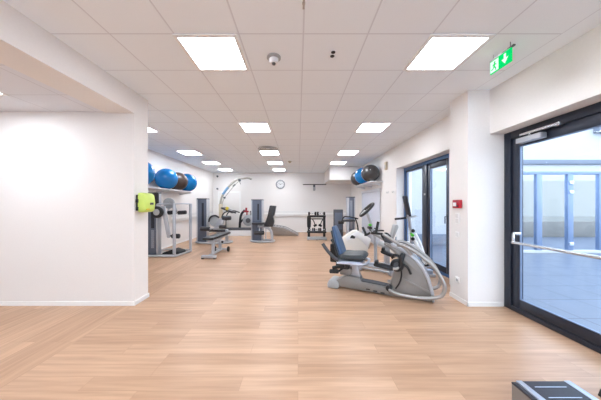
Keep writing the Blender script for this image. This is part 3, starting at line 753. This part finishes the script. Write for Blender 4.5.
MB(o).cyl((-2.66, 8.32, .93), (-2.35, 8.32, .93), .075, seg=20, bev=.02).build('shin_roller', M['pad'], m2)
MB(o).cyl((-3.40, 8.28, .55), (-3.08, 8.28, .55), .075, seg=20, bev=.02).build('thigh_roller', M['pad'], m2)
MB(o).cyl((-2.75, 8.28, .62), (-2.5, 8.28, .62), .06, seg=20, bev=.02).build('knee_roller', M['pad'], m2)
MB(o).cyl((-3.1, 8.28, .55), (-2.74, 8.28, .6), .02, seg=10).cyl((-2.9, 8.28, .58), (-2.9, 8.5, .6), .025, seg=10).build('roller_axle', M['silver'], m2)
MB(o).box(-3.2, -2.6, 8.45, 8.75, .42, .50, .03).build('seat', M['pad'], m2)
MB(o).box(-2.95, -2.85, 8.55, 8.7, .05, .42, .01).box(-2.62, -2.54, 8.5, 8.66, .05, .5, .01).build('frame_post', M['silver'], m2)

# ------------------------------------------------------------------ weight bench
wb = thing('weight_bench', (-2.30, 6.70, 0), 'low black padded weight bench on a silver frame with small wheels', 'bench', R(-1))
MB().prism([(-.22, -.46), (.08, -.46), (.13, .92), (-.15, .92)], .465, .535, 'xy', .025).build('bench_pad', M['pad'], wb)
MB().box(-.05, .05, -.40, .90, .40, .455, .01).box(-.12, .12, -.3, -.24, .44, .468, .005).box(-.12, .12, .6, .66, .44, .468, .005).build('pad_frame', M['silver'], wb)
MB().box(-.035, .035, -.30, -.22, .05, .42, .01).build('leg', M['silver'], wb)
MB().box(-.035, .035, .24, .32, .05, .42, .01).build('leg', M['silver'], wb)
MB().box(-.035, .035, -.52, .44, .05, .10, .01).build('spine', M['silver'], wb)
MB().box(-.19, .19, -.60, -.50, .02, .09, .012).build('front_foot', M['silver'], wb)
MB().box(-.17, .17, .38, .45, .05, .10, .01).build('rear_foot', M['silver'], wb)
for s in (-1, 1):
    MB().cyl((s*.175, .42, .075), (s*.225, .42, .075), .075, seg=24, bev=.01).build('wheel', M['rubber'], wb)
    MB().box(s*.155-.03, s*.155+.03, -.60, -.50, 0, .022).build('rubber_foot', M['rubber'], wb)
MB().cyl((.035, .3, .3), (.09, .3, .3), .03, seg=14, bev=.006).build('adjust_knob', M['black'], wb)

# ------------------------------------------------------------------ third machine: leg extension chair
m3 = thing('leg_extension_machine', (-1.35, 8.8, 0), 'weight machine with upright black backrest in front of the clock wall', 'exercise machine')
o = (-1.35, 8.8, 0)
tower(m3, o, -1.76, -1.33, 8.9, 9.25, 1.57, slot=False)
MB(o).box(-1.53, -1.46, 8.902, 8.914, .82, 1.43, .004).build('window_slot', M['slot'], m3)
MB(o).tube([(-1.74, 8.85, .035), (-1.35, 8.68, .035), (-.98, 8.72, .035), (-.90, 8.9, .035), (-1.0, 9.12, .035), (-1.7, 9.2, .035)], .035, 10, closed=True, sub=4).build('base_ring', M['silver'], m3)
MB(o).tube([(-1.50, 8.85, .60), (-1.25, 8.85, .57), (-1.05, 8.85, .47), (-.98, 8.85, .30), (-.97, 8.85, .05)], .05, 12).build('frame_arch', M['silver'], m3)
MB(o).box(-1.70, -1.22, 8.68, 9.0, .66, .73, .025).build('seat', M['pad'], m3)
bx = MB().prism([(-.16, -.02), (.2, -.02), (.24, .16), (.19, .36), (.24, .40), (.31, .75), (.08, .77), (0, .40), (-.06, .22)], -.16, .16, 'xz', .03).build('backrest', M['pad'], m3)
bx.location = (-1.12+1.35, .05, .60)
MB(o).cyl((-1.61, 8.72, .36), (-1.24, 8.72, .36), .07, seg=20, bev=.02).build('shin_roller', M['pad'], m3)
MB(o).cyl((-1.43, 8.72, .36), (-1.43, 8.86, .6), .022, seg=10).cyl((-1.2, 8.85, .1), (-1.2, 8.85, .58), .02, seg=10).build('lever', M['silver'], m3)

# ------------------------------------------------------------------ low ramp by the back wall
rp = thing('folding_ramp', (-.55, 10.7, 0), 'low grey sloping ramp on the floor below the clock', 'ramp')
o = (-.55, 10.7, 0)
MB(o).prism([(-1.2, .02), (.0, .0), (.02, .03), (-.28, .17), (-.62, .33), (-1.2, .42)], 10.55, 11.1, 'xz', .015).build('ramp_body', M['bronze'], rp)
for y in (10.53, 11.12): MB(o).tube([(.02, y, .04), (-.28, y, .20), (-.62, y, .36), (-1.2, y, .45)], .022, 8).build('side_tube', M['lgrey'], rp)
b = MB(o)
for k in range(7):
    x = -1.1+.14*k; b.box(x-.012, x+.012, 10.55, 11.1, .405-.04*k*(k > 3)-.02*k*(k <= 3), .44-.046*k*(k > 3)-.024*k*(k <= 3))
b.build('grip_strips', M['rubber'], rp, smooth=False)

# ------------------------------------------------------------------ treadmill with support boom by the back wall
tm = thing('rehabilitation_treadmill', (-2.6, 10.8, 0), 'white treadmill base with black belt at the back under a curved boom', 'treadmill')
o = (-2.6, 10.8, 0)
MB(o).box(-3.45, -1.95, 10.5, 11.2, .0, .26, .02).build('deck', M['white'], tm)
MB(o).box(-3.40, -2.0, 10.58, 11.12, .25, .275, .006).build('belt', M['belt'], tm)
MB(o).box(-3.45, -1.95, 10.49, 10.56, .255, .31, .012).box(-3.45, -1.95, 11.14, 11.21, .255, .31, .012).build('side_rail', M['ndark'], tm)
for y in (10.52, 11.18): MB(o).tube([(-3.4, y, .3), (-3.36, y, .9), (-3.1, y, 1.1), (-2.75, y, 1.02)], .028, 10).build('hand_rail', M['black'], tm)
cc = MB().box(-.28, .28, -.34, .34, -.03, .03, .02).build('console', M['black'], tm); cc.location = (-3.18+2.6, .05, 1.14); cc.rotation_euler = (0, R(24), 0)
MB().box(-.06, .06, -.36, -.30, .02, .16, .015).build('emergency_tag', M['yellow'], cc)
MB().box(-.1, .16, -.12, .12, .03, .036).build('console_screen', M['lgrey'], cc)
bm_ = thing('support_boom', (-3.62, 11.35, 0), 'tall curved pale boom with blue sleeve arching over the treadmill', 'boom')
o = (-3.62, 11.35, 0)
MB(o).box(-3.78, -3.62, 11.27, 11.43, 0, 1.42, .015).build('column', M['beige'], bm_)
MB(o).box(-4.0, -3.5, 11.26, 11.44, 0, .06, .01).build('boom_foot', M['beige'], bm_)
MB(o).tube([(-3.72, 11.35, 1.40), (-3.66, 11.35, 1.72), (-3.48, 11.35, 2.05), (-3.22, 11.35, 2.36), (-2.98, 11.35, 2.56), (-2.80, 11.35, 2.63)], .055, 12).build('boom_arm', M['boom'], bm_)
MB(o).tube([(-3.60, 11.35, 1.88), (-3.50, 11.35, 2.02), (-3.42, 11.35, 2.13), (-3.34, 11.35, 2.22)], .062, 12).build('boom_sleeve', M['boomb'], bm_)
MB(o).tube([(-2.85, 11.35, 2.62), (-2.6, 11.35, 2.64), (-2.4, 11.35, 2.66), (-2.22, 11.35, 2.60)], .042, 10).build('boom_tip', M['boom'], bm_)
MB(o).cyl((-2.80, 11.29, 2.56), (-2.80, 11.41, 2.56), .06, seg=18).build('pulley', M['ndark'], bm_)
MB(o).tube([(-2.82, 11.35, 2.52), (-3.0, 11.35, 2.35), (-3.3, 11.35, 2.0), (-3.55, 11.35, 1.66), (-3.64, 11.35, 1.4)], .018, 8).build('cable_strut', M['boom'], bm_)
MB(o).tube([(-3.12, 11.35, 2.26), (-3.0, 11.35, 2.36)], .034, 8, sub=1).tube([(-2.8, 11.35, 2.5), (-2.74, 11.35, 2.36)], .012, 8, sub=1).box(-3.56, -3.48, 11.29, 11.41, 1.68, 1.76, .01).build('cable_fitting', M['ndark'], bm_)

# small upright bike behind treadmill
ub = thing('upright_bike', (-2.4, 11.6, 0), 'black exercise bike with round grey wheel and red saddle behind the treadmill', 'exercise machine')
o = (-2.4, 11.6, 0)
MB(o).cyl((-2.42, 11.5, .62), (-2.42, 11.7, .62), .27, seg=32, bev=.03).build('wheel_cover', M['lgrey'], ub)
MB(o).cyl((-2.42, 11.47, .62), (-2.42, 11.5, .62), .12, seg=24, bev=.01).build('hub', M['ndark'], ub)
MB(o).tube([(-2.86, 11.6, .08), (-2.84, 11.6, .5), (-2.78, 11.6, .9), (-2.6, 11.6, 1.12)], .06, 10).tube([(-2.84, 11.6, .5), (-2.6, 11.6, .72), (-2.42, 11.6, .62)], .045, 10).build('bike_frame', M['black'], ub)
MB(o).box(-2.9, -2.1, 11.55, 11.65, .03, .10, .01).build('floor_beam', M['black'], ub)
for x in (-2.85, -2.15): MB(o).box(x-.04, x+.04, 11.35, 11.85, 0, .06, .01).build('floor_foot', M['black'], ub)
MB(o).box(-2.66, -2.42, 11.5, 11.7, 1.02, 1.10, .03).tube([(-2.50, 11.6, .85), (-2.50, 11.6, 1.05)], .03, 10, sub=1).build('saddle', M['redf'], ub)
MB(o).tube([(-2.54, 11.58, 1.1), (-2.52, 11.58, 1.24)], .045, 10, sub=1).build('red_cover', M['redf'], ub)
MB(o).cyl((-2.3, 11.42, 1.06), (-2.3, 11.78, 1.06), .03, seg=12).cyl((-2.3, 11.6, .8), (-2.3, 11.6, 1.06), .03, seg=12).build('handlebar', M['black'], ub)

# ------------------------------------------------------------------ dumbbell rack
rk = thing('dumbbell_rack', (.74, 9.5, 0), 'small black rack of hand weights on a grey base before the back wall', 'rack')
o = (.74, 9.5, 0)
MB(o).box(.37, 1.13, 9.28, 9.72, .015, .10, .012).build('base_plate', M['lgrey'], rk)
for x in (.44, 1.06): MB(o).box(x-.05, x+.05, 9.55, 9.61, .09, .945, .01).build('upright', M['black'], rk)
MB(o).box(.40, 1.10, 9.36, 9.62, .89, .97, .01).build('top_tray', M['black'], rk)
MB(o).box(.36, 1.12, 9.36, 9.62, .27, .34, .01).build('lower_tray', M['black'], rk)
MB(o).box(.44, 1.06, 9.54, 9.58, .80, .84, .006).build('hook_rail', M['black'], rk)
for x in (.40, .74, 1.10):
    for dy in (.2,): MB(o).box(x-.03, x+.03, 9.30, 9.34, 0, .016).box(x-.03, x+.03, 9.66, 9.70, 0, .016).build('rubber_foot', M['rubber'], rk)
def dumbbell(x, y, z, L, r, label):
    t = thing('dumbbell', (x, y, z), label, 'dumbbell', group='hand weights on the black rack')
    MB().cyl((-L*.3, 0, 0), (L*.3, 0, 0), .015, seg=12).build('handle', M['chrome'], t)
    for s in (-1, 1): MB().cyl((s*L*.28, 0, 0), (s*L*.5, 0, 0), r, seg=12, bev=.008).build('weight_head', M['black'], t)
    return t
dumbbell(.57, 9.48, 1.04, .33, .07, 'left black dumbbell on the top tray of the rack')
dumbbell(.92, 9.48, 1.04, .33, .07, 'right black dumbbell on the top tray of the rack')
dumbbell(.50, 9.44, .405, .23, .065, 'left black dumbbell on the lower tray of the rack')
dumbbell(.745, 9.44, .405, .23, .065, 'middle black dumbbell on the lower tray of the rack')
dumbbell(.99, 9.44, .405, .23, .065, 'right black dumbbell on the lower tray of the rack')
def pull_handle(x, s, label):  # cable pull handle: rubber grip hung on a short strap
    t = thing('pull_strap', (x, 9.50, .83), label, 'strap', group='pull handles hanging on the rack')  # the whole pull handle, grip and strap
    MB().tube([(0, .04, .0), (0, 0, -.02), (s*.06, 0, -.12), (s*.10, 0, -.24)], .02, 8).build('strap', M['black'], t)
    MB().cyl((s*.05, 0, -.30), (s*.17, 0, -.24), .045, seg=14, bev=.006).cyl((s*.09, 0, -.27), (s*.10, 0, -.23), .02, seg=10).build('grip', M['rubber'], t)
pull_handle(.58, 1, 'left black pull handle on a strap hanging in the middle of the rack')
pull_handle(1.0, -1, 'right black pull handle on a strap hanging in the middle of the rack')
t = thing('resistance_band', (.44, 9.51, .62), 'bundle of black straps hanging on the left upright of the rack', 'strap')
for k, dx in enumerate((-.04, .0, .04)):
    MB().tube([(dx, .03, .30), (dx-.01, -.03, .25), (dx-.015, -.03, .0), (dx, -.02, -.13), (dx+.012, -.03, .0), (dx+.01, -.03, .25)], .026, 8, closed=True).build('strap_loop', M['rubber'], t)

# ------------------------------------------------------------------ far right machine (leg press)
m4 = thing('leg_press_machine', (1.75, 8.6, 0), 'dark grey weight machine with low panel and tall tower behind the white bike', 'exercise machine')
o = (1.75, 8.6, 0)
tower(m4, o, 1.84, 2.10, 8.7, 9.1, 1.66, slot=False)
MB(o).box(1.92, 2.0, 8.70, 8.714, .5, 1.55, .003).build('window_slot', M['plates'], m4)
MB(o).box(1.30, 1.64, 8.62, 8.72, .08, 1.22, .015).build('foot_panel', M['ndark'], m4)
MB(o).box(1.34, 1.60, 8.60, 8.62, .5, 1.1, .01).build('panel_tread', M['tower'], m4)
MB(o).box(1.25, 2.12, 8.5, 8.62, .0, .09, .012).box(1.25, 1.35, 8.5, 9.1, .0, .09, .012).box(2.02, 2.12, 8.5, 9.1, 0, .09, .012).build('base_frame', M['silver'], m4)
MB(o).box(1.56, 2.0, 8.25, 8.5, .80, .87, .03).build('seat_pad', M['pad'], m4)
MB(o).box(1.72, 1.80, 8.33, 8.42, .05, .80, .01).box(1.7, 1.82, 8.3, 8.6, .01, .07, .01).build('seat_post', M['silver'], m4)
MB(o).tube([(1.52, 8.3, .78), (1.60, 8.28, .96), (1.72, 8.28, .98), (2.0, 8.28, .93), (2.1, 8.28, .90)], .024, 10).tube([(2.0, 8.28, .93), (2.06, 8.28, .75), (2.10, 8.3, .55), (2.12, 8.4, .3), (2.08, 8.52, .07)], .022, 10).build('grip_frame', M['black'], m4)
MB(o).cyl((1.42, 8.40, .78), (1.62, 8.40, .78), .07, seg=20, bev=.02).cyl((1.52, 8.40, .78), (1.72, 8.4, .82), .02, seg=10).build('pad_roller', M['pad'], m4)
MB(o).box(1.60, 2.05, 8.46, 8.5, .90, .93, .006).build('guide_bar', M['boomb'], m4)

# ------------------------------------------------------------------ step platform at the lower right corner
sp_ = thing('step_platform', (1.68, 1.0, 0), 'grey step platform with dark ribbed top in the lower right corner', 'platform')
o = (1.68, 1.0, 0)
MB(o).prism([(1.475, .0), (1.895, .0), (1.88, .185), (1.475, .185)], .35, 1.64, 'xz', .008).build('platform_body', M['ngrey'], sp_)
MB(o).box(1.545, 1.835, .36, 1.635, .184, .199, .003).build('tread_mat', M['belt'], sp_)
for x0, x1 in ((1.505, 1.545), (1.835, 1.878)): MB(o).box(x0, x1, .355, 1.638, .183, .202, .004).build('side_profile', M['alu'], sp_)
MB(o).box(1.474, 1.505, .355, 1.638, .18, .192, .003).build('edge_strip', M['slot'], sp_)
for k in range(9): MB(o).box(1.58, 1.79, 1.578-.087*k, 1.582-.087*k, .1985, .2015).build('tread_line', M['alu'], sp_)
t = thing('door_stop', (2.27, 1.72, 0), 'small black wedge on the floor at the right photo edge', 'door stop')
MB().prism([(-.05, 0), (.09, 0), (.09, .07), (-.03, .05)], -.04, .04, 'xz', .006).build('wedge', M['rubber'], t)

# ------------------------------------------------------------------ outside
structure(MB().box(3.1, 34, -14, 40, -.2, -.03).build('ground', M['terr'], smooth=False), 'pale bluish paved terrace outside the doors', 'ground')
tag(MB((4.6, 8.5, 0)).box(3.1, 6.2, 8.5, 9.2, -.03, 6.5).build('wing_wall', M['facade'], smooth=False), 'bright white building wing seen through the far terrace door', 'building')
tag(MB((4.6, 8.4, 0)).box(3.1, 6.2, 8.36, 8.5, -.03, .35, .01).build('wall_plinth', M['plinth']), 'grey plinth along the foot of the white building wing', 'plinth')
ws = thing('glass_windscreen', (9.5, 7.0, -.03), 'blue framed glass screen across the terrace outside the near door', 'screen')
o = (9.5, 7.0, -.03)
PS = [6.2+.916*k for k in range(9)]
MB(o).box(6.2, 13.6, 6.96, 7.04, 2.29, 2.38, .008).build('top_rail', M['bframe'], ws)
MB(o).box(6.2, 13.6, 6.95, 7.05, -.03, .06, .008).build('bottom_rail', M['facade'], ws)
for k, x in enumerate(PS):
    x = x-.03
    p_ = MB(o).box(x-.08, x+.08, 6.95, 7.05, .06, 2.29, .008).build('post', M['bframe'], ws)
    if k % 2 == 0: MB(o).box(x-.05, x+.06, 6.92, 6.952, 2.0, 2.1, .006).box(x-.05, x+.06, 6.92, 6.952, 1.72, 1.82, .006).box(x-.05, x+.06, 6.92, 6.952, .2, .3, .006).build('glass_clamp', M['alu'], p_)
    if k < len(PS)-1: MB(o).box(x+.08, x+.836, 6.994, 7.006, .06, 2.29).build('pane', M['glass'], ws, smooth=False)
tag(MB((14, 10.5, 0)).box(6.5, 30, 10.4, 10.65, -.03, .66, .02).build('garden_wall', M['garden']), 'low sandstone coloured wall beyond the glass screen', 'wall')
hs = thing('neighbour_building', (18, 17, 0), 'pale cream building beyond the terrace seen through the glass screen', 'building')
o = (18, 17, 0)
MB(o).box(9, 33, 16, 22, -.03, 3.0).build('building_wall', M['cream'], hs, smooth=False)
MB(o).box(9, 33, 16.05, 22, 3.0, 8.5).build('upper_wall', M['facade'], hs, smooth=False)
MB(o).box(9, 33, 15.9, 16.05, 4.1, 4.4, .01).box(20, 33, 15.7, 16.05, 6.2, 6.7, .01).build('wall_ledge', M['plinth'], hs)

# ------------------------------------------------------------------ sky, camera, view
w = bpy.data.worlds.new('World'); S.world = w; w.use_nodes = True
nt = w.node_tree; bg = nt.nodes['Background']
tc = nt.nodes.new('ShaderNodeTexCoord'); n = nt.nodes.new('ShaderNodeTexNoise'); n.inputs['Scale'].default_value = 2.2; n.inputs['Detail'].default_value = 5
nt.links.new(tc.outputs['Generated'], n.inputs['Vector'])
rp = nt.nodes.new('ShaderNodeValToRGB'); rp.color_ramp.elements[0].position = .35; rp.color_ramp.elements[1].position = .6
rp.color_ramp.elements[0].color = (.60, .78, 1.0, 1); rp.color_ramp.elements[1].color = (.86, .93, 1.0, 1)
nt.links.new(n.outputs['Fac'], rp.inputs['Fac']); nt.links.new(rp.outputs['Color'], bg.inputs['Color'])
bg.inputs['Strength'].default_value = 4.8

cam = bpy.data.cameras.new('Camera'); co = bpy.data.objects.new('Camera', cam); COL.objects.link(co)
co.location = (0, 0, 1.42); co.rotation_euler = (PI/2, 0, 0)
cam.sensor_width = 36; cam.sensor_fit = 'HORIZONTAL'; cam.lens = 237/601*36
cam.shift_x = 2.5/601; cam.shift_y = 4/601
cam.clip_start = .05; cam.clip_end = 200
S.camera = co
S.view_settings.view_transform = 'Standard'; S.view_settings.look = 'None'
S.view_settings.gamma = 1; S.view_settings.use_curve_mapping = False
S.view_settings.exposure = 0.1
